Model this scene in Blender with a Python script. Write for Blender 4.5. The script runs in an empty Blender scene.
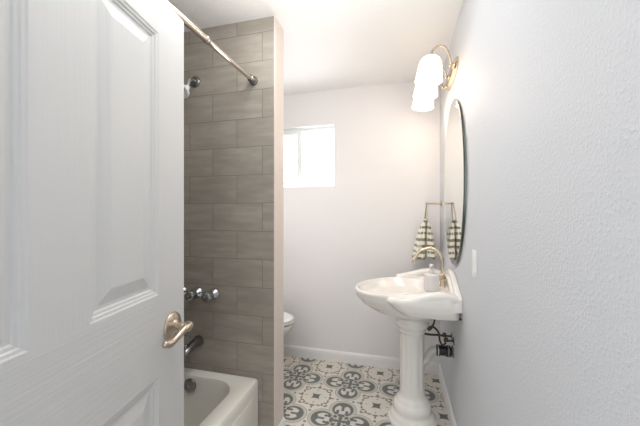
import bpy, bmesh, math, random
from mathutils import Vector, Matrix
random.seed(4)
C = bpy.context.scene.collection
PI = math.pi

# ------------------------------------------------------------------ dimensions
EYE = 1.33; CEIL = 2.44
XR, XL = .325, -1.54          # right wall, left wall
YB = 2.64                     # back wall
YF = 0.0                      # inside face of the front (doorway) wall
YW0, YW1 = 1.568, 1.704       # partition at the head of the tub
XW = -.677                     # free end of the partition
YAW = math.atan(79/300)

# ------------------------------------------------------------------ tagging
def tag(o, label=None, cat=None, group=None, kind=None):
    if label: o['label'] = label
    if cat: o['category'] = cat
    if group: o['group'] = group
    if kind: o['kind'] = kind
    return o
def thing(name, label, cat, loc=(0,0,0), rz=0, group=None):
    o = bpy.data.objects.new(name, None); C.objects.link(o)
    o.location = loc; o.rotation_euler = (0,0,rz); o.empty_display_size = .05
    return tag(o, label, cat, group)
def obj(name, bm, mats, parent=None, smooth=False, auto=None):
    me = bpy.data.meshes.new(name)
    bmesh.ops.recalc_face_normals(bm, faces=bm.faces[:])
    bm.to_mesh(me); bm.free()
    for m in (mats if isinstance(mats, (list,tuple)) else [mats]): me.materials.append(m)
    if smooth:
        for p in me.polygons: p.use_smooth = True
        if auto: me.set_sharp_from_angle(angle=math.radians(auto))
    o = bpy.data.objects.new(name, me); C.objects.link(o)
    if parent: o.parent = parent
    return o
def struct(name, bm, mats, parent=None, **k):
    o = obj(name, bm, mats, parent, **k)
    if not parent: o['kind'] = 'structure'
    return o

# ------------------------------------------------------------------ geometry helpers
def box(bm, x0,x1,y0,y1,z0,z1, bev=0, seg=2, mi=0):
    vs = [bm.verts.new(p) for p in [(x0,y0,z0),(x1,y0,z0),(x1,y1,z0),(x0,y1,z0),(x0,y0,z1),(x1,y0,z1),(x1,y1,z1),(x0,y1,z1)]]
    fs = [bm.faces.new([vs[i] for i in f]) for f in [(3,2,1,0),(4,5,6,7),(0,1,5,4),(1,2,6,5),(2,3,7,6),(3,0,4,7)]]
    for f in fs: f.material_index = mi
    if bev:
        es = list({e for f in fs for e in f.edges})
        bmesh.ops.bevel(bm, geom=es, offset=bev, segments=seg, profile=.5, affect='EDGES')
    return bm
def BOX(*a, **k): return box(bmesh.new(), *a, **k)
def rings(bm, rs, cap0=True, cap1=True, closed=True):
    """loft a list of point rings"""
    vr = [[bm.verts.new(p) for p in r] for r in rs]
    n = len(vr[0])
    for a, b in zip(vr, vr[1:]):
        for i in range(n if closed else n-1):
            j = (i+1) % n
            bm.faces.new((a[i], a[j], b[j], b[i]))
    if cap0: bm.faces.new(list(reversed(vr[0])))
    if cap1: bm.faces.new(vr[-1])
    return bm
def lathe(bm, prof, M=Matrix.Identity(4), n=40, cap0=True, cap1=True, mod=None):
    rs = []
    for r, z in prof:
        ring = []
        for i in range(n):
            a = 2*PI*i/n
            rr = r*(mod(a, z) if mod else 1)
            ring.append(M @ Vector((rr*math.cos(a), rr*math.sin(a), z)))
        rs.append(ring)
    return rings(bm, rs, cap0, cap1)
def axis(p, d):
    """matrix placing local z along d at p"""
    q = Vector(d).normalized().to_track_quat('Z', 'Y')
    return Matrix.Translation(p) @ q.to_matrix().to_4x4()
def spline(pts, k=8):
    P = [Vector(p) for p in pts]; P = [2*P[0]-P[1]] + P + [2*P[-1]-P[-2]]
    out = []
    for i in range(1, len(P)-2):
        for s in range(k):
            t = s/k; a,b,c,d = P[i-1],P[i],P[i+1],P[i+2]
            out.append(.5*((2*b)+(c-a)*t+(2*a-5*b+4*c-d)*t*t+(3*b-a-3*c+d)*t**3))
    out.append(P[-2]); return out
def tube(bm, pts, r, n=14, sm=True, k=8, flat=None):
    """r: number or list of radii along control points; flat: (scale across, scale up)"""
    P = spline(pts, k) if sm else [Vector(p) for p in pts]
    m = len(P)
    def rad(i):
        if not isinstance(r, (list,tuple)): return r
        t = i/(m-1)*(len(r)-1); a = min(int(t), len(r)-2); return r[a]+(r[a+1]-r[a])*(t-a)
    T = [(P[min(i+1,m-1)]-P[max(i-1,0)]).normalized() for i in range(m)]
    u = T[0].orthogonal().normalized()
    rs = []
    for i in range(m):
        u = (u - T[i]*u.dot(T[i])).normalized(); v = T[i].cross(u)
        rr = rad(i); ring = []
        for j in range(n):
            a = 2*PI*j/n
            ring.append(P[i] + u*math.cos(a)*rr + v*math.sin(a)*rr)
        rs.append(ring)
    return rings(bm, rs)
def rrect(x0,x1,y0,y1,r,z,n=6):
    pts = []
    for cx, cy, a0 in ((x1-r,y1-r,0),(x0+r,y1-r,90),(x0+r,y0+r,180),(x1-r,y0+r,270)):
        for i in range(n+1):
            a = math.radians(a0+90*i/n); pts.append(Vector((cx+r*math.cos(a), cy+r*math.sin(a), z)))
    return pts
def ball(bm, c, r, sc=(1,1,1), seg=20):
    M = Matrix.Translation(c) @ Matrix.Diagonal((*sc,1))
    bmesh.ops.create_uvsphere(bm, u_segments=seg, v_segments=seg//2+2, radius=r, matrix=M); return bm
def prism(bm, poly, fn0, fn1):
    """poly of 2D points; fn0/fn1 map to the two end faces"""
    a = [bm.verts.new(fn0(*p)) for p in poly]; b = [bm.verts.new(fn1(*p)) for p in poly]
    n = len(poly)
    for i in range(n): bm.faces.new((a[i],a[(i+1)%n],b[(i+1)%n],b[i]))
    bm.faces.new(a[::-1]); bm.faces.new(b); return bm

# ------------------------------------------------------------------ node helpers
def srgb(r,g,b):
    f = lambda c: (c/255/12.92) if c/255 <= .04045 else ((c/255+.055)/1.055)**2.4
    return (f(r), f(g), f(b), 1)
class NT:
    def __init__(s, name):
        s.m = bpy.data.materials.new(name); s.m.use_nodes = True
        s.t = s.m.node_tree; s.n = s.t.nodes; s.l = s.t.links
        s.b = s.n['Principled BSDF']
    def node(s, typ, **k):
        n = s.n.new(typ)
        for a, v in k.items(): setattr(n, a, v)
        return n
    def put(s, sock, v):
        if hasattr(v, 'is_linked') or isinstance(v, bpy.types.NodeSocket): s.l.new(v, sock)
        else: sock.default_value = v
    def f(s, op, a, b=None, c=None):
        n = s.node('ShaderNodeMath', operation=op)
        for i, v in enumerate((a,b,c)):
            if v is not None: s.put(n.inputs[i], v)
        return n.outputs[0]
    def mix(s, fac, a, b, blend='MIX'):
        n = s.node('ShaderNodeMix', data_type='RGBA', blend_type=blend)
        s.put(n.inputs[0], fac); s.put(n.inputs[6], a); s.put(n.inputs[7], b); return n.outputs[2]
    def coord(s, kind='Object'): return s.node('ShaderNodeTexCoord').outputs[kind]
    def mapping(s, v, loc=(0,0,0), rot=(0,0,0), sc=(1,1,1)):
        n = s.node('ShaderNodeMapping'); s.l.new(v, n.inputs[0])
        n.inputs[1].default_value = loc; n.inputs[2].default_value = rot; n.inputs[3].default_value = sc
        return n.outputs[0]
    def noise(s, v, scale, detail=3, rough=.5, out='Fac'):
        n = s.node('ShaderNodeTexNoise'); s.l.new(v, n.inputs['Vector'])
        n.inputs['Scale'].default_value = scale; n.inputs['Detail'].default_value = detail
        n.inputs['Roughness'].default_value = rough; return n.outputs[out]
    def ramp(s, v, stops):
        n = s.node('ShaderNodeValToRGB'); s.l.new(v, n.inputs[0]); e = n.color_ramp.elements
        while len(e) < len(stops): e.new(.5)
        for i, (p, c) in enumerate(stops): e[i].position = p; e[i].color = c
        return n.outputs[0]
    def bump(s, h, dist, strength=1, normal=None):
        n = s.node('ShaderNodeBump'); s.l.new(h, n.inputs['Height'])
        n.inputs['Distance'].default_value = dist; n.inputs['Strength'].default_value = strength
        if normal: s.l.new(normal, n.inputs['Normal'])
        s.l.new(n.outputs[0], s.b.inputs['Normal']); return n.outputs[0]
    def set(s, **k):
        for a, v in k.items(): s.put(s.b.inputs[a.replace('_',' ')], v)
        return s
def simple(name, col, rough=.5, metal=0, var=.04, vs=6, bump=0, bs=200, **k):
    t = NT(name); co = t.coord()
    n = t.noise(co, vs, 3)
    dark = tuple(c*(1-var*2) for c in col[:3])+(1,)
    t.set(Base_Color=t.mix(n, dark, tuple(min(1,c*(1+var)) for c in col[:3])+(1,)), Roughness=rough, Metallic=metal)
    for a, v in k.items(): t.put(t.b.inputs[a.replace('_',' ')], v)
    if bump: t.bump(t.noise(co, bs, 4), bump)
    return t.m

# ------------------------------------------------------------------ materials
def wall_mat(name, col, bd=.0022, scale=85):
    t = NT(name); co = t.coord()
    n1 = t.noise(co, scale, 2, .55); n2 = t.noise(co, scale*2.6, 2)
    h = t.f('ADD', t.f('SMOOTH_MAX', n1, .48, .1), t.f('MULTIPLY', n2, .25))
    big = t.noise(co, 1.3, 2)
    t.set(Base_Color=t.mix(big, tuple(c*.97 for c in col[:3])+(1,), col), Roughness=.62)
    t.bump(h, bd, .8); return t.m
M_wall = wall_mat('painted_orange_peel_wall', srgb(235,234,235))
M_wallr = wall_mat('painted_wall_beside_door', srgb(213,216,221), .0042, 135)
M_ceil = wall_mat('textured_ceiling_paint', srgb(244,243,242), .006, 60)
M_part = wall_mat('painted_partition_end', srgb(228,217,208), .001)
M_trim = simple('semigloss_trim_paint', srgb(238,238,238), .35, var=.01)

def door_mat(name, horizontal):
    t = NT(name); co = t.coord()
    sc = (3, 1, 150) if horizontal else (150, 1, 3)
    v = t.mapping(co, sc=sc)
    n = t.noise(v, 1, 4, .65)
    n2 = t.noise(t.mapping(co, sc=(1.2,1,55) if horizontal else (55,1,1.2)), 1, 2)
    h = t.f('ADD', t.f('MULTIPLY', n, .7), t.f('MULTIPLY', n2, .5))
    t.set(Base_Color=srgb(204,205,205), Roughness=.45)
    t.bump(h, .0016, .8); return t.m
M_doorv, M_doorh = door_mat('door_paint_vertical_grain', False), door_mat('door_paint_horizontal_grain', True)

def tile_mat():
    t = NT('grey_stone_look_wall_tile'); co = t.coord()
    sep = t.node('ShaderNodeSeparateXYZ'); t.l.new(co, sep.inputs[0])
    comb = t.node('ShaderNodeCombineXYZ')
    xy = t.f('ADD', sep.outputs[0], sep.outputs[1])      # tub end wall runs in x, side wall in y
    t.l.new(t.f('ADD', xy, 1.074-YW0+6.44), comb.inputs[0])
    t.l.new(t.f('ADD', sep.outputs[2], -1.064+3.24), comb.inputs[1])
    b = t.node('ShaderNodeTexBrick', offset=.5, offset_frequency=2)
    t.l.new(comb.outputs[0], b.inputs['Vector'])
    b.inputs['Color1'].default_value = (0,0,0,1); b.inputs['Color2'].default_value = (1,1,1,1); b.inputs['Mortar'].default_value = (.5,.5,.5,1)
    b.inputs['Scale'].default_value = 1; b.inputs['Mortar Size'].default_value = .0016; b.inputs['Mortar Smooth'].default_value = .3
    b.inputs['Brick Width'].default_value = .322; b.inputs['Row Height'].default_value = .162
    off = t.node('ShaderNodeVectorMath', operation='SCALE'); t.l.new(b.outputs['Color'], off.inputs[0]); off.inputs['Scale'].default_value = 7
    add = t.node('ShaderNodeVectorMath', operation='ADD'); t.l.new(co, add.inputs[0]); t.l.new(off.outputs[0], add.inputs[1])
    n1 = t.noise(t.mapping(add.outputs[0], sc=(2.2,2.2,13)), 1.6, 5, .6)
    n2 = t.noise(t.mapping(add.outputs[0], sc=(1,1,2.5)), 7, 4, .6)
    f = t.f('ADD', t.f('MULTIPLY', n1, .7), t.f('MULTIPLY', n2, .3))
    col = t.ramp(f, [(.3, srgb(146,139,129)), (.5, srgb(160,153,143)), (.7, srgb(176,169,159))])
    tone = t.mix(.08, col, b.outputs['Color'], 'SOFT_LIGHT')
    c2 = t.mix(b.outputs['Fac'], tone, srgb(120,113,104))
    t.set(Base_Color=c2, Roughness=.42)
    t.bump(t.f('SUBTRACT', 1, b.outputs['Fac']), .0015, .8); return t.m
M_tile = tile_mat()

def floor_mat():
    t = NT('patterned_cement_floor_tile'); co = t.coord()
    P = .433
    sep = t.node('ShaderNodeSeparateXYZ'); t.l.new(co, sep.inputs[0])
    def cell(v, o):
        x = t.f('DIVIDE', t.f('SUBTRACT', v, o), P)
        return t.f('ABSOLUTE', t.f('SUBTRACT', x, t.f('ROUND', x)))
    u, v = cell(sep.outputs[0], -.367), cell(sep.outputs[1], 1.885)
    a, b = t.f('MAXIMUM', u, v), t.f('MINIMUM', u, v)
    p, q = t.f('SUBTRACT', .5, a), t.f('SUBTRACT', .5, b)     # from the star centre, p<=q
    def dist(x, y, cx, cy, sx=1, sy=1):
        dx = t.f('DIVIDE', t.f('SUBTRACT', x, cx), sx); dy = t.f('DIVIDE', t.f('SUBTRACT', y, cy), sy)
        return t.f('SQRT', t.f('ADD', t.f('MULTIPLY', dx, dx), t.f('MULTIPLY', dy, dy)))
    def below(d, r, e=.006):     # 1 where d<r
        n = t.node('ShaderNodeMapRange', interpolation_type='SMOOTHSTEP'); t.put(n.inputs[0], d)
        n.inputs[1].default_value = r-e; n.inputs[2].default_value = r+e; n.inputs[3].default_value = 1; n.inputs[4].default_value = 0
        return n.outputs[0]
    AND = lambda *x: x[0] if len(x)==1 else t.f('MULTIPLY', x[0], AND(*x[1:]))
    OR = lambda *x: x[0] if len(x)==1 else t.f('MAXIMUM', x[0], OR(*x[1:]))
    NOT = lambda x: t.f('SUBTRACT', 1, x)
    d = dist(a, b, .272, 0)
    inner = below(dist(a, b, .250, 0), .122)
    mouth = below(dist(a, b, .08, 0), .095)
    ring = AND(below(d, .165), NOT(inner), NOT(mouth))
    stem = AND(below(b, .022), NOT(below(a, .235)), below(a, .43))
    bud = below(dist(a, b, .375, 0, 1, 1.5), .045)
    curl = below(dist(a, b, .172, .078), .034)
    curl2 = below(dist(a, b, .222, .070), .026)
    leafc = below(dist(a, b, .055, 0, .062, .027), 1, .1)
    arrow = below(dist(a, b, .128, .012, .030, .045), 1, .1)
    dia = below(dist(a, b, .088, .088, .030, .030), 1, .15)
    dark = OR(ring, AND(stem, below(d, .16)), AND(bud, below(d, .16)), curl, curl2, leafc, arrow, dia)
    # star of four diagonal points
    s2 = 1/math.sqrt(2)
    pp = t.f('MULTIPLY', t.f('ADD', p, q), s2); qq = t.f('MULTIPLY', t.f('SUBTRACT', q, p), s2)
    star = below(t.f('ADD', t.f('POWER', pp, .62), t.f('POWER', t.f('ABSOLUTE', qq), .62)), .262, .02)
    # sprigs round the star field
    sp = OR(below(dist(p, q, .0, .24, .045, .020), 1, .2), below(dist(p, q, .0, .275, .016, .04), 1, .2),
            below(dist(p, q, .095, .225, .036, .017), 1, .2), below(dist(p, q, .150, .195, .018, .034), 1, .2),
            below(dist(p, q, .0, .37, .024, .022), 1, .2), below(dist(p, q, .0, .165, .010, .014), 1, .2),
            below(dist(p, q, .205, .225, .030, .016), 1, .2))
    sp = AND(sp, NOT(below(d, .215)))
    outl = AND(below(d, .218), NOT(below(d, .202)))
    outl2 = AND(below(d, .190), NOT(below(d, .165)))
    inmed = OR(below(d, .21), below(a, .2))
    warp = t.noise(co, 25, 3)
    cream = t.mix(warp, srgb(214,210,200), srgb(226,222,213))
    pale = t.mix(warp, srgb(207,205,197), srgb(220,218,210))
    c = t.mix(inmed, cream, pale)
    c = t.mix(t.f('MULTIPLY', outl2, .55), c, srgb(168,166,155))
    c = t.mix(t.f('MULTIPLY', outl, .8), c, srgb(150,147,134))
    c = t.mix(t.f('MULTIPLY', sp, .9), c, srgb(128,112,93))
    dk = t.mix(warp, srgb(86,88,85), srgb(112,113,108))
    c = t.mix(t.f('MULTIPLY', dark, .96), c, dk)
    c = t.mix(star, c, dk)
    joint = OR(NOT(below(a, .4965, .001)), below(b, .0035, .001), below(a, .0035, .001))
    c = t.mix(t.f('MULTIPLY', joint, .18), c, srgb(150,145,135))
    t.set(Base_Color=c, Roughness=.42)
    t.bump(t.noise(co, 60, 3), .0004); return t.m
M_floor = floor_mat()

M_porc = simple('white_glazed_porcelain', srgb(240,237,232), .12, var=.008)
M_porc.node_tree.nodes['Principled BSDF'].inputs['Coat Weight'].default_value = .3
M_tub = simple('bathtub_enamel', srgb(232,230,222), .16, var=.01)
M_nickel = simple('satin_nickel', srgb(196,182,166), .28, 1, var=.06, vs=40)
M_gold = simple('brushed_champagne_nickel', srgb(208,196,176), .25, 1, var=.06, vs=60)
M_chrome = simple('polished_chrome', srgb(205,208,212), .08, 1, var=.02)
M_dchrome = simple('aged_dark_chrome', srgb(150,149,148), .24, 1, var=.1, vs=30)
M_rod = simple('brushed_steel_rod', srgb(214,206,197), .25, 1, var=.05, vs=30)
M_black = simple('black_rubber_coupling', srgb(22,22,22), .45, var=.2, vs=40)
M_pvc = simple('grey_white_plastic_pipe', srgb(196,196,190), .35, var=.04)
M_hose = simple('braided_bronze_hose', srgb(92,84,66), .4, .8, var=.3, vs=300)
M_plast = simple('white_plastic', srgb(238,238,238), .35, var=.01)
M_vinyl = simple('white_vinyl_window_frame', srgb(240,246,244), .4, var=.01)
M_mframe = simple('dark_steel_mirror_edge', srgb(105,112,106), .3, .8, var=.1)
M_seat = simple('glossy_white_toilet_plastic', srgb(242,242,240), .15, var=.01)
M_caulk = simple('dark_fixing_screw', srgb(70,66,60), .5, .5)
M_dark = simple('dark_keyhole', srgb(20,18,16), .6)
M_hall = simple('hallway_floor_plank', srgb(150,135,118), .5, var=.1, vs=3)

t = NT('mirror_silver'); t.set(Base_Color=t.mix(t.noise(t.coord(), 2), (.86,.89,.87,1), (.9,.92,.9,1)), Metallic=1.0, Roughness=.015); M_mirror = t.m
t = NT('frosted_lit_glass_shade')
co = t.coord(); n = t.noise(co, 18, 3)
t.set(Base_Color=t.mix(n, (.95,.9,.82,1), (1,.96,.9,1)), Roughness=.35, Emission_Color=t.mix(n, (1,.74,.50,1), (1,.80,.58,1)), Emission_Strength=1.3); M_shade = t.m
t = NT('clear_window_glass')
t.set(Base_Color=t.mix(t.noise(t.coord(), 3), (.97,1,.99,1), (1,1,1,1)), Roughness=.0, Transmission_Weight=1.0, IOR=1.02); M_glass = t.m
t = NT('clear_acrylic_knob')
t.set(Base_Color=t.mix(t.noise(t.coord(), 30), (.22,.22,.22,1), (.42,.42,.42,1)), Roughness=.1, Transmission_Weight=.3, Metallic=.6, IOR=1.49); M_acryl = t.m
t = NT('soap_bottle_plastic')
t.set(Base_Color=t.mix(t.noise(t.coord(), 10), srgb(214,212,210), srgb(224,222,220)), Roughness=.25, Subsurface_Weight=.1); M_soap = t.m

def towel_mat():
    t = NT('striped_cotton_towel'); co = t.coord()
    sep = t.node('ShaderNodeSeparateXYZ'); t.l.new(co, sep.inputs[0])
    wob = t.f('MULTIPLY', t.noise(co, 9, 2), .02)
    z = t.f('ADD', sep.outputs[2], wob)
    m = t.f('FRACT', t.f('DIVIDE', z, .047))
    band = t.f('LESS_THAN', m, .42)
    dash = t.f('GREATER_THAN', t.noise(t.mapping(co, sc=(1,1,.25)), 42, 1), .43)
    f = t.f('MULTIPLY', band, t.f('ADD', t.f('MULTIPLY', dash, .55), .4))
    t.set(Base_Color=t.mix(f, srgb(238,234,220), srgb(122,120,100)), Roughness=.95, Sheen_Weight=.3)
    t.bump(t.noise(co, 500, 2), .001); return t.m
M_towel = towel_mat()

# ------------------------------------------------------------------ room shell
T = .12
YH = -1.5          # hallway depth behind the doorway
struct('floor', BOX(XL-T, XR+T, YH, YB+T, -.1, 0), M_floor)
struct('ceiling', BOX(XL-T, XR+T, YH, YB+T, CEIL, CEIL+.1), M_ceil)
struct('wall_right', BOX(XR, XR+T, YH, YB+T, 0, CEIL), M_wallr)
struct('wall_left', BOX(XL-T, XL, YH, YB+T, 0, CEIL), M_wall)
# back wall with window opening
WX0, WX1, WZ0, WZ1 = -1.235, -.565, 1.568, 2.126
bm = bmesh.new()
box(bm, XL, WX0, YB, YB+T, 0, CEIL); box(bm, WX1, XR, YB, YB+T, 0, CEIL)
box(bm, WX0, WX1, YB, YB+T, 0, WZ0); box(bm, WX0, WX1, YB, YB+T, WZ1, CEIL)
struct('wall_back', bm, M_wall)
# front wall with the doorway
DX0, DX1, DH = -.655, .30, 2.06
bm = bmesh.new()
box(bm, XL, DX0, YF-T, YF, 0, CEIL); box(bm, DX1, XR, YF-T, YF, 0, CEIL); box(bm, DX0, DX1, YF-T, YF, DH, CEIL)
struct('wall_front', bm, M_wall)
bm = bmesh.new()
box(bm, DX0, DX0+.018, YF-T-.01, YF+.004, 0, DH, .002); box(bm, DX1-.018, DX1, YF-T-.01, YF+.004, 0, DH, .002)
box(bm, DX0+.018, DX1-.018, YF-T-.01, YF+.004, DH-.018, DH, .002)
struct('trim_1', bm, M_trim)
# partition at the head of the tub, tiled on the tub side
part = struct('wall_partition', BOX(XL, XW, YW0+.012, YW1, 0, CEIL, .0), M_part)
tl = obj('tile_cladding', BOX(XL+.012, XW-.004, YW0, YW0+.012, .0, CEIL), M_tile, part)
ed = obj('tile_edge_strip', BOX(XW-.004, XW, YW0-.001, YW0+.012, 0, CEIL, .001), M_part, part)
wt = struct('wall_tub_side', BOX(XL, XL+.012, .012, YW0+.012, .0, CEIL), M_tile)

def baseboard(name, along, a0, a1, w, sgn):
    """profile swept along x or y against wall coordinate w"""
    prof = [(0,0),(.013,0),(.013,.066),(.011,.070),(.0125,.075),(.0115,.081),(.008,.086),(.005,.093),(0,.095)]
    bm = bmesh.new()
    if along == 'x': prism(bm, prof, lambda d,z: (a0, w+sgn*d, z), lambda d,z: (a1, w+sgn*d, z))
    else: prism(bm, prof, lambda d,z: (w+sgn*d, a0, z), lambda d,z: (w+sgn*d, a1, z))
    return struct(name, bm, M_trim)
baseboard('baseboard_back', 'x', XL, XR-.013, YB, -1)
baseboard('baseboard_right', 'y', YF+.005, YB, XR, -1)
baseboard('baseboard_partition', 'y', YW0, YW1, XW, 1)

# window: a two-pane slider set back in the opening
win = thing('window_1', 'white vinyl sliding window recessed in the back wall', 'window'); del win['label'], win['category']; win['kind'] = 'structure'
y0, y1 = YB+.055, YB+.10
bm = bmesh.new(); fw = .03
box(bm, WX0, WX1, y0, y1, WZ0, WZ0+.012, .003); box(bm, WX0, WX1, y0, y1, WZ1-fw, WZ1, .003)
box(bm, WX0, WX0+fw, y0, y1, WZ0+fw, WZ1-fw, .003); box(bm, WX1-.012, WX1, y0, y1, WZ0+fw, WZ1-fw, .003)
obj('window_frame', bm, M_vinyl, win)
bm = bmesh.new(); sx0, sx1 = WX0+fw, -.885; ya, yb = y0-.012, y0+.01
for b in ((sx0,sx0+.028,WZ0+fw,WZ1-fw),(sx1-.045,sx1,WZ0+fw,WZ1-fw),(sx0+.028,sx1-.045,WZ0+fw,WZ0+fw+.03),(sx0+.028,sx1-.045,WZ1-fw-.03,WZ1-fw)):
    box(bm, b[0], b[1], ya, yb, b[2], b[3], .003)
sash = obj('sliding_sash', bm, M_vinyl, win)
obj('pane', BOX(sx0+.02, sx1-.035, y0-.004, y0, WZ0+fw+.02, WZ1-fw-.02), M_glass, sash)
obj('pane', BOX(sx1-.03, WX1-.01, y0+.02, y0+.024, WZ0+fw-.005, WZ1-fw+.005), M_glass, win)

# ------------------------------------------------------------------ door leaf, opened past ninety degrees
DW, DT, DZ0, DZ1 = .93, .035, .012, 2.035
ang = math.atan2(.985, -.170)                  # direction hinge -> free edge
free = Vector((-.768, .943, 0)); hinge = free - Vector((math.cos(ang), math.sin(ang), 0))*DW
# local x hinge->free, local -y is the face towards the camera
def panel_rings(bm, x0,x1,z0,z1, y, s):
    """moulded raised panel; y face plane, s=+1 means recess goes to +y"""
    prof = [(0,0),(.004,.0025),(.010,.0035),(.013,.007),(.019,.0080),(.023,.0115),(.030,.0120),(.034,.0115),(.066,.0030),(.070,.0025)]
    loops = []
    for ins, dep in prof:
        loops.append([(x0+ins,y+s*dep,z0+ins),(x1-ins,y+s*dep,z0+ins),(x1-ins,y+s*dep,z1-ins),(x0+ins,y+s*dep,z1-ins)])
    vr = [[bm.verts.new(p) for p in l] for l in loops]
    for A, B in zip(vr, vr[1:]):
        for i in range(4): bm.faces.new((A[i],A[(i+1)%4],B[(i+1)%4],B[i]))
    bm.faces.new(vr[-1])
st, pw, ms = .150, .258, .114
xs = [0, st-.02, st-.02+pw, 0, 0, DW]
xR1 = DW-.150; xR0 = xR1-.258; xL1 = xR0-.136; xL0 = xL1-.258
zb0, zb1, zt0, zt1 = .235, .807, 1.069, 1.905
def facebuild(y, s):
    bm = bmesh.new()
    def quad(x0,x1,z0,z1,mi):
        f = bm.faces.new([bm.verts.new(p) for p in ((x0,y,z0),(x1,y,z0),(x1,y,z1),(x0,y,z1))]); f.material_index = mi
    quad(0,xL0,DZ0,DZ1,0); quad(xR1,DW,DZ0,DZ1,0)
    for a, b in ((DZ0,zb0),(zb1,zt0),(zt1,DZ1)): quad(xL0,xR1,a,b,1)
    for a, b in ((zb0,zb1),(zt0,zt1)): quad(xL1,xR0,a,b,0)
    for x0, x1 in ((xL0,xL1),(xR0,xR1)):
        for a, b in ((zb0,zb1),(zt0,zt1)): panel_rings(bm, x0,x1,a,b,y,s)
    return bm
def add_bm(dst, src):
    me = bpy.data.meshes.new('tmp'); src.to_mesh(me); src.free(); dst.from_mesh(me); bpy.data.meshes.remove(me)
bm = bmesh.new(); add_bm(bm, facebuild(-DT/2, 1)); add_bm(bm, facebuild(DT/2, -1))
bmesh.ops.remove_doubles(bm, verts=bm.verts[:], dist=1e-5)
def q4(*ps): bm.faces.new([bm.verts.new(p) for p in ps])
h = DT/2
q4((DW,-h,DZ0),(DW,h,DZ0),(DW,h,DZ1),(DW,-h,DZ1)); q4((0,-h,DZ0),(0,-h,DZ1),(0,h,DZ1),(0,h,DZ0))
q4((0,-h,DZ1),(DW,-h,DZ1),(DW,h,DZ1),(0,h,DZ1)); q4((0,-h,DZ0),(0,h,DZ0),(DW,h,DZ0),(DW,-h,DZ0))
bmesh.ops.remove_doubles(bm, verts=bm.verts[:], dist=1e-5)
door = struct('door_1', bm, [M_doorv, M_doorh])
off = Vector((math.sin(ang), -math.cos(ang), 0))*(-DT/2)   # keep the visible face on the measured plane
door.location = hinge + off; door.rotation_euler = (0,0,ang)
# handle
hx, hz = DW-.0765, .942
def make_handle(side):
    f = -DT/2 if side < 0 else DT/2
    Y = lambda d: f + side*d
    A = axis((hx, f, hz), (0, side, 0))
    hd = obj('door_handle', lathe(bmesh.new(), [(.047,0),(.048,.003),(.046,.007),(.038,.011),(.026,.014),(.018,.018),(.015,.022)], A, 40), M_nickel, door, True, 50)
    hd['label'] = 'satin nickel lever handle with a round rosette'
    bm = bmesh.new()
    lathe(bm, [(.0135,.018),(.012,.030),(.0125,.045),(.0165,.052),(.018,.060),(.016,.066),(.006,.068)], A, 28)
    obj('hub', bm, M_nickel, hd, True, 60)
    bm = bmesh.new()
    path = [(hx+.006,Y(.060),hz+.002),(hx-.014,Y(.060),hz+.002),(hx-.040,Y(.058),hz-.004),(hx-.066,Y(.054),hz-.015),(hx-.088,Y(.048),hz-.021),(hx-.106,Y(.044),hz-.016)]
    tube(bm, path, [.0145,.0135,.0105,.0105,.0128,.0105], 16)
    ball(bm, path[-1], .0108)
    obj('lever', bm, M_nickel, hd, True)
    obj('lock_pin', lathe(bmesh.new(), [(.0028,.066),(.0028,.0695)], A, 12), M_dark, hd)
make_handle(-1)
if True:
    bm = bmesh.new()
    for z in (.25, 1.05, 1.85):
        lathe(bm, [(.006,z-.045),(.006,z+.045)], Matrix.Translation((-.006,-DT/2-.004,0)), 12)
    obj('hinge', bm, M_nickel, door, True, 40)

# ------------------------------------------------------------------ bathtub
tx0, tx1, ty0, ty1, tz = XL+.014, -.773, .03, YW0-.002, .388
tub = thing('bathtub', 'white enamel alcove bathtub set against the grey tiled wall behind the door', 'bathtub', (-1.16,.8,0))
L = Vector(tub.location)
def loc(pts): return [Vector(p)-L for p in pts]
N = 8
R = [rrect(tx0,tx1,ty0,ty1,.012,0,N), rrect(tx0,tx1,ty0,ty1,.012,.05,N), rrect(tx0,tx1,ty0,ty1,.014,tz-.035,N), rrect(tx0,tx1,ty0,ty1,.016,tz-.014,N),
     rrect(tx0+.003,tx1-.004,ty0+.003,ty1-.001,.018,tz-.005,N), rrect(tx0+.01,tx1-.013,ty0+.01,ty1-.008,.02,tz,N),
     rrect(tx0+.055,tx1-.085,ty0+.08,ty1-.05,.13,tz-.004,N), rrect(tx0+.063,tx1-.094,ty0+.09,ty1-.058,.13,tz-.010,N),
     rrect(tx0+.068,tx1-.101,ty0+.10,ty1-.063,.13,tz-.03,N), rrect(tx0+.075,tx1-.115,ty0+.14,ty1-.072,.13,tz-.12,N),
     rrect(tx0+.09,tx1-.135,ty0+.2,ty1-.085,.12,tz-.25,N), rrect(tx0+.11,tx1-.155,ty0+.26,ty1-.11,.11,tz-.31,N), rrect(tx0+.16,tx1-.2,ty0+.34,ty1-.17,.09,tz-.328,N)]
obj('tub_body', rings(bmesh.new(), [loc(r) for r in R]), M_tub, tub, True, 35)
ap = BOX(tx1-.001, tx1+.005, ty0+.10, ty1-.075, .03, tz-.07, .004)
bmesh.ops.translate(ap, vec=-L, verts=ap.verts[:]); obj('apron_panel', ap, M_tub, tub, True, 40)
A = axis(Vector((-1.176, ty1-.070, .326))-L, (0,-1,.08))
ov = obj('overflow_plate', lathe(bmesh.new(), [(.038,-.006),(.040,.005),(.037,.009),(.026,.010),(.022,.008),(.008,.010)], A, 36), M_dchrome, tub, True, 50)
ov['label'] = 'round chrome overflow plate'
obj('overflow_screw', lathe(bmesh.new(), [(.006,.008),(.006,.013),(.002,.015)], A, 16), M_chrome, ov, True, 50)
obj('drain', lathe(bmesh.new(), [(.035,0),(.035,.004),(.02,.006)], Matrix.Translation(Vector((-1.16,ty1-.28,tz-.3285))-L), 30), M_dchrome, tub, True, 50)

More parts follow.
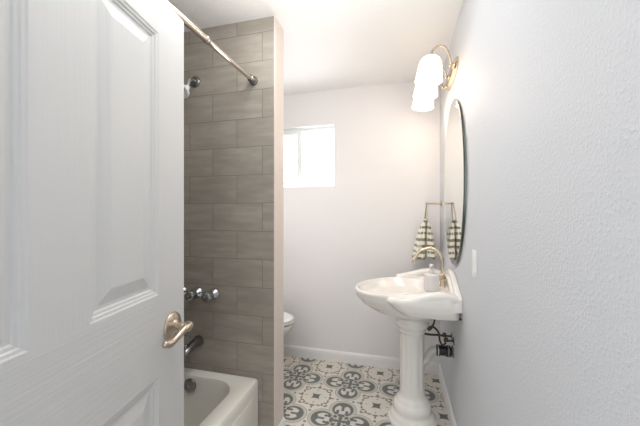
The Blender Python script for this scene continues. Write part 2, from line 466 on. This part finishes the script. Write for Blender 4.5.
# ------------------------------------------------------------------ taps, spout, shower head on the tiled partition
def tap(x, z, label):
    t = thing('shower_tap', label, 'tap', (x, YW0, z), 0, 'three shower taps in a row')
    A = axis((0,0,0), (0,-1,0))
    obj('escutcheon', lathe(bmesh.new(), [(.034,0),(.034,.004),(.030,.012),(.020,.022),(.015,.034)], A, 32), M_chrome, t, True, 50)
    obj('stem', lathe(bmesh.new(), [(.010,.03),(.012,.04),(.016,.046)], A, 20), M_chrome, t, True, 50)
    k = obj('knob', lathe(bmesh.new(), [(.018,.040),(.027,.047),(.030,.057),(.029,.084),(.022,.092),(.010,.094)], A, 40, mod=lambda a,z: 1+.07*math.cos(8*a)), M_acryl, t, True, 40)
    k['label'] = 'faceted clear and chrome knob'
    obj('cap', lathe(bmesh.new(), [(.010,.093),(.009,.097),(.003,.098)], A, 20), M_chrome, k, True, 50)
tap(-1.285, .85, 'chrome shower tap half hidden by the door edge')
tap(-1.173, .85, 'middle chrome shower tap with a faceted knob')
tap(-1.062, .85, 'chrome shower tap farthest from the door edge')
sp = thing('tub_spout', 'dark chrome bathtub spout on grey tile below the shower taps', 'spout', (-1.168, YW0, .56))
bm = bmesh.new()
rs = []
for d, zz, rx, rz_ in ((0,0,.031,.031),(.008,0,.032,.032),(.03,0,.028,.028),(.07,-.006,.026,.025),(.105,-.014,.024,.024),(.128,-.024,.022,.024),(.140,-.030,.018,.02),(.144,-.032,.008,.010)):
    rs.append([Vector((rx*math.cos(2*PI*i/28), -d, zz+rz_*math.sin(2*PI*i/28))) for i in range(28)])
obj('spout_body', rings(bm, rs), M_dchrome, sp, True, 60)
obj('nozzle', lathe(bmesh.new(), [(.014,0),(.016,.02),(.015,.022)], Matrix.Translation((0,-.122,-.062)), 20), M_dchrome, sp, True, 50)
obj('diverter_pin', lathe(bmesh.new(), [(.004,0),(.004,.02),(.008,.022),(.008,.03),(.004,.032)], Matrix.Translation((0,-.118,-.004)), 16), M_chrome, sp, True, 50)

sh = thing('shower_fixture', 'white shower head on a short chrome arm, high on the grey tile', 'shower head', (-1.194, YW0, 2.125))
A = axis((0,0,0), (0,-1,0))
obj('escutcheon', lathe(bmesh.new(), [(.034,0),(.034,.004),(.028,.010),(.015,.014)], A, 32), M_dchrome, sh, True, 50)
obj('arm', tube(bmesh.new(), [(0,0,0),(0,-.03,.0),(0,-.052,-.010),(0,-.064,-.035),(0,-.072,-.06)], .0105), M_chrome, sh, True)
A2 = axis((0,-.071,-.056), (-.03,-.5,-1))
obj('swivel_nut', lathe(bmesh.new(), [(.013,0),(.016,.006),(.016,.018),(.012,.024)], A2, 24), M_plast, sh, True, 50)
A2 = axis((0,-.080,-.076), (-.05,-1,-.75))
obj('spray_head', lathe(bmesh.new(), [(.014,.0),(.02,.010),(.034,.025),(.041,.034),(.041,.044),(.036,.048),(.034,.044),(.01,.043)], A2, 32), M_plast, sh, True, 50)

# ------------------------------------------------------------------ curtain rod
rod = thing('shower_curtain_rod', 'brushed steel curtain rod running above the tub edge', 'curtain rod', (-.806, YW0, 2.087))
rod.rotation_euler = (.016,0,0)
AY = axis((0,0,0), (0,-1,0))
obj('thick_tube', lathe(bmesh.new(), [(.0145,.44),(.0145,1.555)], AY, 28), M_rod, rod, True, 50)
obj('thin_tube', lathe(bmesh.new(), [(.0125,.03),(.0125,.45)], AY, 28), M_rod, rod, True, 50)
obj('collar', lathe(bmesh.new(), [(.013,.425),(.0165,.428),(.0165,.445),(.0145,.45)], AY, 28), M_rod, rod, True, 50)
obj('end_flange', lathe(bmesh.new(), [(.026,0),(.027,.006),(.024,.012),(.019,.018),(.019,.042),(.0145,.046)], AY, 32), M_dchrome, rod, True, 50)
obj('end_flange', lathe(bmesh.new(), [(.026,1.568),(.027,1.562),(.024,1.556),(.019,1.55),(.019,1.526),(.0145,1.522)], AY, 32), M_dchrome, rod, True, 50)

# ------------------------------------------------------------------ toilet (front peeks past the partition)
to = thing('toilet', 'white toilet peeking out from behind the partition end', 'toilet', (XL, 2.33, .012))
def egg(cx, hw, x0, x1, z, n=40):
    """egg plan: x0 back, x1 front tip"""
    pts = []
    for i in range(n):
        a = 2*PI*i/n; c, s = math.cos(a), math.sin(a)
        x = cx + (x1-cx)*c if c > 0 else cx + (cx-x0)*c
        pts.append(Vector((x, hw*s*(1 if c<0 else (1-.08*c)), z)))
    return pts
XT = .70
bm = bmesh.new()
rings(bm, [egg(.40,.12,.12,.52,0), egg(.40,.118,.12,.515,.04), egg(.40,.10,.14,.50,.10), egg(.40,.10,.13,.52,.18), egg(.42,.135,.14,.59,.27), egg(.44,.168,.15,XT-.025,.35), egg(.45,.18,.15,XT-.006,.39), egg(.45,.182,.15,XT-.003,.405), egg(.45,.17,.16,XT-.016,.413), egg(.45,.13,.22,XT-.06,.410), egg(.45,.10,.26,XT-.12,.33), egg(.45,.04,.36,XT-.20,.26)])
obj('bowl', bm, M_porc, to, True, 60)
rg = [egg(.45,.183,.24,XT,.416), egg(.45,.187,.235,XT+.004,.422), egg(.45,.185,.237,XT+.001,.432)]
inner = [egg(.45,.115,.30,XT-.07,.434), egg(.45,.11,.31,XT-.075,.424), egg(.45,.112,.31,XT-.073,.415)]
bm = bmesh.new(); rings(bm, rg+inner, False, False)
obj('seat', bm, M_seat, to, True, 60)
obj('lid', rings(bmesh.new(), [egg(.45,.18,.22,XT-.004,.435), egg(.45,.184,.217,XT,.441), egg(.45,.18,.22,XT-.004,.450), egg(.45,.15,.25,XT-.04,.455)]), M_seat, to, True, 60)
obj('tank', rings(bmesh.new(), [rrect(.012,.19,-.21,.21,.03,.40), rrect(.012,.20,-.225,.225,.03,.48), rrect(.012,.205,-.23,.23,.03,.76)]), M_porc, to, True, 40)
obj('tank_lid', BOX(.006,.215,-.24,.24,.76,.795,.010,3), M_porc, to, True, 40)
obj('flush_lever', tube(bmesh.new(), [(.205,-.15,.70),(.225,-.15,.70),(.228,-.12,.695),(.228,-.08,.69)], .006), M_chrome, to, True)

# ------------------------------------------------------------------ pedestal sink
SY = 2.02
sink = thing('pedestal_sink', 'white porcelain pedestal sink on the right wall beneath the oval mirror', 'sink', (.081, SY, 0))
S = Vector(sink.location)
def ell(cx, cy, rx, ry, z, n=48, px=0):
    return [Vector((cx+rx*math.cos(2*PI*i/n), cy+ry*math.sin(2*PI*i/n), z)) for i in range(n)]
def remesh(bm, voxel, smooth, name, cutters=()):
    me = bpy.data.meshes.new(name); bmesh.ops.recalc_face_normals(bm, faces=bm.faces[:]); bm.to_mesh(me); bm.free()
    o = bpy.data.objects.new(name, me); C.objects.link(o)
    m = o.modifiers.new('r','REMESH'); m.mode='VOXEL'; m.voxel_size=voxel
    tmp = []
    for c in cutters:
        cm = bpy.data.meshes.new('c'); bmesh.ops.recalc_face_normals(c, faces=c.faces[:]); c.to_mesh(cm); c.free()
        co = bpy.data.objects.new('c', cm); C.objects.link(co); tmp.append(co)
        b = o.modifiers.new('b','BOOLEAN'); b.operation='DIFFERENCE'; b.solver='EXACT'; b.object=co
    m = o.modifiers.new('r2','REMESH'); m.mode='VOXEL'; m.voxel_size=voxel
    m = o.modifiers.new('s','SMOOTH'); m.factor=.5; m.iterations=smooth
    dg = bpy.context.evaluated_depsgraph_get(); dg.update()
    new = bpy.data.meshes.new_from_object(o.evaluated_get(dg))
    for x in tmp+[o]: bpy.data.objects.remove(x, do_unlink=True)
    b = bmesh.new(); b.from_mesh(new); bpy.data.meshes.remove(new); return b
W2 = .318                                  # half width of the deck along the wall
xw = XR-.001-S.x                           # wall in sink space
bm = bmesh.new()
# front bowl body, egg-shaped shell
def bowlring(x0, x1, ry, z, n=56):
    pts=[]
    cx=(x0+x1)/2; rx=(x1-x0)/2
    for i in range(n):
        a=2*PI*i/n; pts.append(Vector((cx+rx*math.cos(a), ry*math.sin(a), z)))
    return pts
fx = -.287-S.x                             # front tip
BR = lambda x0,x1,ry,z: [Vector((p.x, p.y, p.z + (.055*(p.x-fx) if z > .72 else 0))) for p in bowlring(x0,x1,ry,z)]
rings(bm, [BR(-.10,.12,.09,.655), BR(-.15,.15,.13,.68), BR(-.25,.19,.195,.712), BR(-.318,.21,.236,.748), BR(fx+.013,.22,.257,.790), BR(fx+.002,.22,.264,.822), BR(fx,.22,.266,.834), BR(fx+.003,.22,.264,.842), BR(fx+.012,.215,.256,.847)])
# deck block with rounded shoulders
def deck(x0, hw, z, r):
    return rrect(x0, xw, -hw, hw, r, z, 8)
def DR(x0, hw, r, z):
    return [Vector((p.x, p.y, p.z - (.030*max(0,min(1,(.06-p.x)/.2)) if z > .84 else 0))) for p in rrect(x0, xw, -hw, hw, r, z, 8)]
rings(bm, [DR(-.02,W2-.06,.03,.742), DR(-.06,W2-.03,.05,.752), DR(-.11,W2-.012,.07,.785), DR(-.145,W2-.002,.085,.820), DR(-.155,W2,.09,.855), DR(-.152,W2-.004,.088,.870), DR(-.145,W2-.012,.08,.876)])
# raised shoulders and arched back ledge
for s_, dz in ((-1, 0), (1, .024)):
    tube(bm, [(-.10,s_*(W2-.05),.826+dz*1.3),(-.04,s_*(W2-.03),.836+dz*1.3),(.02,s_*(W2-.024),.856+dz),(.08,s_*(W2-.024),.872+dz),(.15,s_*(W2-.026),.880+dz),(xw-.03,s_*(W2-.03),.868+dz)], [.022,.022,.024,.026,.026,.022], 16)
arch = [(d, .872 + .108*math.cos(PI/2*abs(d)/(W2-.012))**1.1) for d in [(-1+2*i/24)*(W2-.012) for i in range(25)]]
prism(bm, arch+[(W2-.012,.80),(-W2+.012,.80)], lambda y,z: (xw-.030, y, z), lambda y,z: (xw, y, z))
prism(bm, [(y, z-.035) for y, z in arch]+[(W2-.012,.80),(-W2+.012,.80)], lambda y,z: (xw-.045, y, z), lambda y,z: (xw, y, z))
box(bm, .12, xw, -W2+.02, W2-.02, .84, .872, .006, 2)
cut = bmesh.new()
rings(cut, [BR(-.08,.03,.05,.722), BR(-.15,.07,.10,.732), BR(-.22,.10,.16,.756), BR(-.29,.115,.205,.79), BR(fx+.036,.122,.230,.824), BR(fx+.024,.126,.240,.84), BR(fx+.006,.135,.256,.87), BR(fx+.006,.135,.256,.95)])
bm = remesh(bm, .0045, 9, 'basin', [cut])
# keep the wall side flat
for v in bm.verts:
    if v.co.x > xw: v.co.x = xw
obj('basin', bm, M_porc, sink, True)
obj('drain', lathe(bmesh.new(), [(.022,.732),(.024,.737),(.02,.740),(.012,.738)], Matrix.Translation((-.03,0,0)), 30), M_chrome, sink, True, 50)
for s in (-1,):
    obj('fixing_screw', lathe(bmesh.new(), [(.006,0),(.007,.003),(.003,.006)], axis((xw-.014, s*(W2-.002), .775), (0,s,0)), 14), M_caulk, sink, True, 50)
# pedestal
def flute(a, z):
    w = max(0, min(1, (z-.212)/.02, (.55-z)/.02))
    return 1 - .06*w*(.5-.5*math.cos(10*a))**2
prof = [(.150,0),(.152,.006),(.152,.022),(.147,.028),(.139,.032),(.138,.040),(.132,.052),(.122,.062),(.118,.068),(.117,.076),(.119,.088),(.119,.102),(.114,.118),(.106,.130),(.099,.136),(.097,.146),(.091,.154),(.083,.164),(.079,.176),(.0775,.19)]
z = .205
while z < .565: prof.append((.0775-.002*(z-.205)/.36, z)); z += .01
prof += [(.076,.565),(.079,.571),(.083,.576),(.083,.584),(.080,.588),(.085,.597),(.096,.608),(.102,.618),(.103,.628),(.099,.636),(.101,.646),(.110,.662),(.110,.678)]
obj('pedestal', lathe(bmesh.new(), prof, n=96, mod=flute), M_porc, sink, True, 60)

# faucet
fa = thing('faucet', 'champagne gooseneck faucet standing on the back of the sink deck', 'faucet', (.262, SY, .8715))
obj('base', lathe(bmesh.new(), [(.030,0),(.030,.005),(.026,.012),(.021,.024),(.018,.038),(.0155,.05),(.0145,.060),(.0165,.066),(.0165,.072),(.011,.078)], n=30), M_gold, fa, True, 50)
obj('gooseneck', tube(bmesh.new(), [(0,0,.06),(0,0,.12),(0,0,.165),(-.018,0,.208),(-.062,0,.234),(-.115,0,.224),(-.152,0,.192),(-.166,0,.158)], [.0105,.0105,.0105,.0105,.0105,.0105,.011,.012], 18), M_gold, fa, True)
obj('nozzle', lathe(bmesh.new(), [(.0125,0),(.0145,.004),(.0145,.018),(.012,.022)], axis((-.168,0,.142),(.08,0,1)), 22), M_gold, fa, True, 50)
hdl = obj('handle', lathe(bmesh.new(), [(.018,0),(.018,.006),(.013,.016),(.011,.034),(.014,.042),(.010,.05)], Matrix.Translation((.0,-.055,0)), 24), M_gold, fa, True, 50)
obj('lever', tube(bmesh.new(), [(0,-.055,.046),(.004,-.07,.052),(.008,-.09,.058),(.010,-.102,.060)], [.007,.006,.005,.006], 12), M_gold, hdl, True)
hdl = obj('handle', lathe(bmesh.new(), [(.018,0),(.018,.006),(.013,.016),(.011,.034),(.014,.042),(.010,.05)], Matrix.Translation((.0,.055,0)), 24), M_gold, fa, True, 50)
obj('lever', tube(bmesh.new(), [(0,.055,.046),(.004,.07,.052),(.008,.09,.058),(.010,.102,.060)], [.007,.006,.005,.006], 12), M_gold, hdl, True)

# soap dispenser
so = thing('soap_dispenser', 'white plastic pump soap bottle on the near side of the sink', 'soap bottle', (.185, SY-.145, .8715))
obj('bottle', lathe(bmesh.new(), [(.037,0),(.041,.004),(.042,.012),(.042,.086),(.040,.096),(.028,.102),(.015,.104),(.013,.106)], n=36), M_soap, so, True, 50)
pm = obj('pump', lathe(bmesh.new(), [(.015,.104),(.016,.108),(.016,.124),(.013,.128),(.006,.129),(.006,.142),(.012,.144),(.012,.156),(.008,.159)], n=26), M_soap, so, True, 50)
obj('pump_spout', tube(bmesh.new(), [(0,0,.150),(-.006,-.018,.151),(-.011,-.034,.146)], [.006,.005,.004], 12), M_soap, pm, True)

# drain trap, supply hoses
tr = thing('drain_trap', 'grey drain pipe with black rubber coupling behind the sink pedestal', 'pipe', (XR, 2.01, .47))
obj('trap_pipe', tube(bmesh.new(), [(-.235,-.02,.13),(-.235,-.02,.02),(-.225,-.015,-.06),(-.195,-.01,-.088),(-.160,-.005,-.070),(-.135,0,-.025),(-.115,0,-.003),(-.085,0,0)], .025, 20), M_pvc, tr, True)
AX = axis((0,0,0), (-1,0,0))
cp = obj('rubber_coupling', lathe(bmesh.new(), [(.024,.014),(.034,.018),(.034,.040),(.029,.044),(.029,.076),(.034,.080),(.034,.096),(.026,.100),(.022,.102)], AX, 30), M_black, tr, True, 50)
obj('hose_clamp', lathe(bmesh.new(), [(.0335,.024),(.0355,.025),(.0355,.034),(.0335,.035)], AX, 30), M_dchrome, cp, True, 50)
obj('hose_clamp', lathe(bmesh.new(), [(.0335,.084),(.0355,.085),(.0355,.092),(.0335,.093)], AX, 30), M_chrome, cp, True, 50)
obj('wall_flange', lathe(bmesh.new(), [(.036,0),(.035,.004),(.030,.010),(.026,.014),(.022,.034)], AX, 30), M_dchrome, tr, True, 50)
for k, (yy, label) in enumerate(((2.06, 'bronze braided hose with stop valve curling up behind the pedestal'), (1.985, 'bronze braided hose hanging over the black coupling'))):
    v = thing('water_supply', label, 'water supply', (XR, yy, .545), 0, 'water supply lines under the sink')
    obj('wall_flange', lathe(bmesh.new(), [(.024,0),(.023,.003),(.01,.008)], AX, 24), M_dchrome, v, True, 50)
    obj('stop_valve', lathe(bmesh.new(), [(.006,.004),(.006,.03),(.009,.032),(.009,.055),(.007,.058)], AX, 18), M_hose, v, True, 50)
    if k == 0:
        obj('hose', tube(bmesh.new(), [(-.05,0,0),(-.09,0,.0),(-.14,-.01,.002),(-.19,-.02,.02),(-.20,-.03,.10),(-.15,-.05,.20)], .0065, 12), M_hose, v, True)
    else:
        obj('hose', tube(bmesh.new(), [(-.045,0,-.012),(-.065,-.005,-.03),(-.082,-.01,.0),(-.09,-.01,.05),(-.125,-.02,.085),(-.15,-.02,.07),(-.14,-.01,.06),(-.115,0,.10),(-.10,.0,.20)], .0062, 12), M_hose, v, True)
    obj('valve_handle', lathe(bmesh.new(), [(.006,0),(.011,.003),(.011,.008),(.007,.010)], axis((-.044,0,.008),(0,0,1)), 20, mod=lambda a,z: 1+.08*math.cos(4*a)), M_hose, v, True, 50)

# ------------------------------------------------------------------ mirror
MY, MZ, MA, MB = 1.945, 1.512, .333, .492
mi = thing('oval_mirror', 'oval frameless wall mirror with a thin dark edge above the sink', 'mirror', (XR, MY, MZ))
def oval(a, b, x, n=96): return [Vector((x, a*math.cos(2*PI*i/n), b*math.sin(2*PI*i/n))) for i in range(n)]
obj('backing', rings(bmesh.new(), [oval(MA-.012,MB-.012,0), oval(MA-.014,MB-.014,-.008), oval(MA-.006,MB-.006,-.0115), oval(MA,MB,-.0140), oval(MA-.0025,MB-.0025,-.0155)]), M_mframe, mi, True, 30)
obj('mirror_glass', rings(bmesh.new(), [oval(MA-.0022,MB-.0022,-.0150), oval(MA-.003,MB-.003,-.0160)]), M_mirror, mi)

# ------------------------------------------------------------------ vanity light
LX, LZ = .172, 2.17
li = thing('vanity_light', 'nickel vanity light with three lit frosted glass shades above the mirror', 'light fixture', (XR, 2.02, 2.19))
plate = bmesh.new()
def oblong(hw, hh, x, n=48):
    pts = []
    for i in range(n):
        a = 2*PI*i/n; c, s = math.cos(a), math.sin(a)
        pts.append(Vector((x, hw*math.copysign(abs(c)**.8, c), hh*math.copysign(abs(s)**.8, s))))
    return pts
rings(plate, [oblong(.19,.058,0), oblong(.19,.058,-.006), oblong(.178,.048,-.012), oblong(.168,.042,-.018), oblong(.11,.02,-.022)])
obj('back_plate', plate, M_gold, li, True, 40)
for dy in (-.22, 0, .22):
    ar = obj('arm', tube(bmesh.new(), [(-.015,dy*.7,-.01),(-.035,dy*.75,-.005),(-.048,dy*.85,.03),(-.075,dy,.066),(-.110,dy,.076),(-.140,dy,.058),(-.149,dy,.025)], .006, 12), M_gold, li, True)
    obj('finial', ball(lathe(bmesh.new(), [(.02,0),(.018,.008),(.008,.016)], axis((-.016,dy*.7,-.01),(-1,0,0)), 20), (-.038,dy*.7,-.01), .010), M_gold, ar, True, 50)
    tilt = axis((-.149,dy,.028), (-.10,0,-1))
    sh_ = obj('glass_shade', lathe(bmesh.new(), [(.022,.004),(.036,.008),(.050,.020),(.060,.040),(.065,.065),(.068,.09),(.071,.115),(.076,.142),(.0735,.142),(.068,.115),(.064,.09),(.061,.065),(.056,.042),(.046,.024),(.03,.012),(.02,.010)], tilt, 36, True, True, mod=lambda a,z: 1+(.012*math.cos(6*a) if z>.12 else 0)), M_shade, li, True, 60)
    sh_['label'] = 'lit frosted glass bell shade'
    obj('shade_cap', lathe(bmesh.new(), [(.008,-.012),(.014,-.008),(.024,.0),(.028,.010),(.026,.014)], tilt, 28), M_gold, sh_, True, 50)

# ------------------------------------------------------------------ towel ring and towel
tr = thing('towel_ring', 'nickel towel ring on the right wall near the back corner', 'towel ring', (XR, 2.51, 1.405))
obj('wall_post', lathe(bmesh.new(), [(.022,0),(.022,.005),(.014,.012),(.008,.02),(.007,.10),(.010,.103),(.010,.115),(.005,.118)], AX, 24), M_nickel, tr, True, 50)
bm = bmesh.new(); rx = -.109
loop = [(rx,.0,.0),(rx,-.03,-.003),(rx,-.045,-.01),(rx-.004,-.058,-.05),(rx-.012,-.075,-.125),(rx-.013,-.068,-.14),(rx-.013,0,-.142),(rx-.013,.068,-.14),(rx-.012,.075,-.125),(rx-.004,.058,-.05),(rx,.045,-.01),(rx,.03,-.003),(rx,0,0)]
obj('ring', tube(bm, loop, .0055, 10, k=5), M_nickel, tr, True)
tw = bmesh.new()
def lobe(cx0, cx1, rx0, rx1, y0_, y1_, z0, z1, ph):
    rs = []; n = 40; m = 30
    for k in range(m+1):
        u = k/m; e = u**.58
        cx = cx0+(cx1-cx0)*e; rx_ = rx0+(rx1-rx0)*e; ry = y0_+(y1_-y0_)*e
        ring = []
        for i in range(n):
            a = 2*PI*i/n
            w = 1+.16*e*math.sin(5*a+ph)+.07*e*math.sin(9*a+ph*2+u*2)
            zz = z0+(z1-z0)*u
            if k == m: zz += .008*math.sin(3*a+ph)
            ring.append(Vector((cx+rx_*w*math.cos(a), ry*w*math.sin(a), zz)))
        rs.append(ring)
    rings(tw, rs)
lobe(-.128,-.172, .012,.047, .050,.085, -.150,-.44, 0)
lobe(-.110,-.078, .010,.038, .050,.080, -.150,-.42, 2)
tube(tw, [(-.122,-.055,-.140),(-.122,-.02,-.136),(-.122,.02,-.136),(-.122,.055,-.140)], [.012,.0145,.0145,.012], 14)
tw_o = obj('hand_towel', tw, M_towel, None, True)
tw_o.location = (XR, 2.51, 1.405)
tag(tw_o, 'cream hand towel with olive dashed stripes hanging from the towel ring', 'towel')

# ------------------------------------------------------------------ light switch
sw = thing('light_switch', 'white rocker light switch on the right wall beside the mirror', 'light switch', (XR, 1.452, 1.106))
obj('cover_plate', BOX(-.006,0,-.037,.037,-.060,.060,.003), M_plast, sw, True, 40)
bm = bmesh.new()
prism(bm, [(-.006,-.033),(-.0105,-.033),(-.0075,0),(-.0065,.033),(-.005,.033)], lambda x,z:(x,-.0165,z), lambda x,z:(x,.0165,z))
obj('rocker', bm, M_plast, sw)

# ------------------------------------------------------------------ lights
def light(name, typ, loc, energy, col, **k):
    l = bpy.data.lights.new(name, typ); l.energy = energy; l.color = col
    for a, v in k.items(): setattr(l, a, v)
    o = bpy.data.objects.new(name, l); C.objects.link(o); o.location = loc; return o
def aim(o, p): o.rotation_euler = (Vector(p)-o.location).to_track_quat('-Z','Y').to_euler()
for i, y in enumerate((1.80, 2.02, 2.24)):
    light('vanity_bulb', 'POINT', (XR-.168, y, 2.03), 1.3, (1,.80,.62), shadow_soft_size=.03)
light('hall_fill_light', 'AREA', (-.35,-.75,2.40), 3, (.94,.97,1), shape='RECTANGLE', size=1.2, size_y=1.0)  # added fill behind the camera for frontal light, no real fitting
light('overhead_fill_light', 'AREA', (-.4,1.05,2.42), 6.5, (1,.99,.97), shape='RECTANGLE', size=.6, size_y=.6)  # added fill shining down from above the frame, not a fitting of the room
fl = light('near_ceiling_fill', 'AREA', (-.2,.3,2.05), 3, (1,.99,.98), shape='RECTANGLE', size=.5, size_y=.4); aim(fl, (-.25,.6,3))  # added up-facing fill above the view, brightens the near ceiling
fl = light('ceiling_fill_uplight', 'AREA', (-.4,1.0,2.10), 4.5, (1,.98,.95), shape='RECTANGLE', size=.8, size_y=.7); aim(fl, (-.4,1.15,3))  # second added uplight out of frame, lifts the ceiling farther in
light('alcove_fill_light', 'POINT', (-1.25, 2.0, 1.4), 4.2, (.98,.99,1), shadow_soft_size=.2)  # invented fill hidden by the partition, brightens the back wall and floor
wl = light('window_daylight', 'AREA', (-.9,2.86,1.95), 9, (.98,.99,1), shape='RECTANGLE', size=.66, size_y=.6); aim(wl, (-.75,1.0,1.7))
w = bpy.data.worlds.new('daylight'); bpy.context.scene.world = w; w.use_nodes = True
bg = w.node_tree.nodes['Background']; bg.inputs[0].default_value = (.985,.99,1,1); bg.inputs[1].default_value = 2.0

# ------------------------------------------------------------------ camera
cam = bpy.data.cameras.new('camera'); cam.sensor_width = 36; cam.lens = 36*300/640; cam.clip_start = .02
co = bpy.data.objects.new('camera', cam); C.objects.link(co)
co.location = (0,0,EYE); co.rotation_euler = (PI/2, 0, YAW)
bpy.context.scene.camera = co
vs = bpy.context.scene.view_settings; vs.view_transform = 'Standard'; vs.look = 'None'; vs.exposure = .1
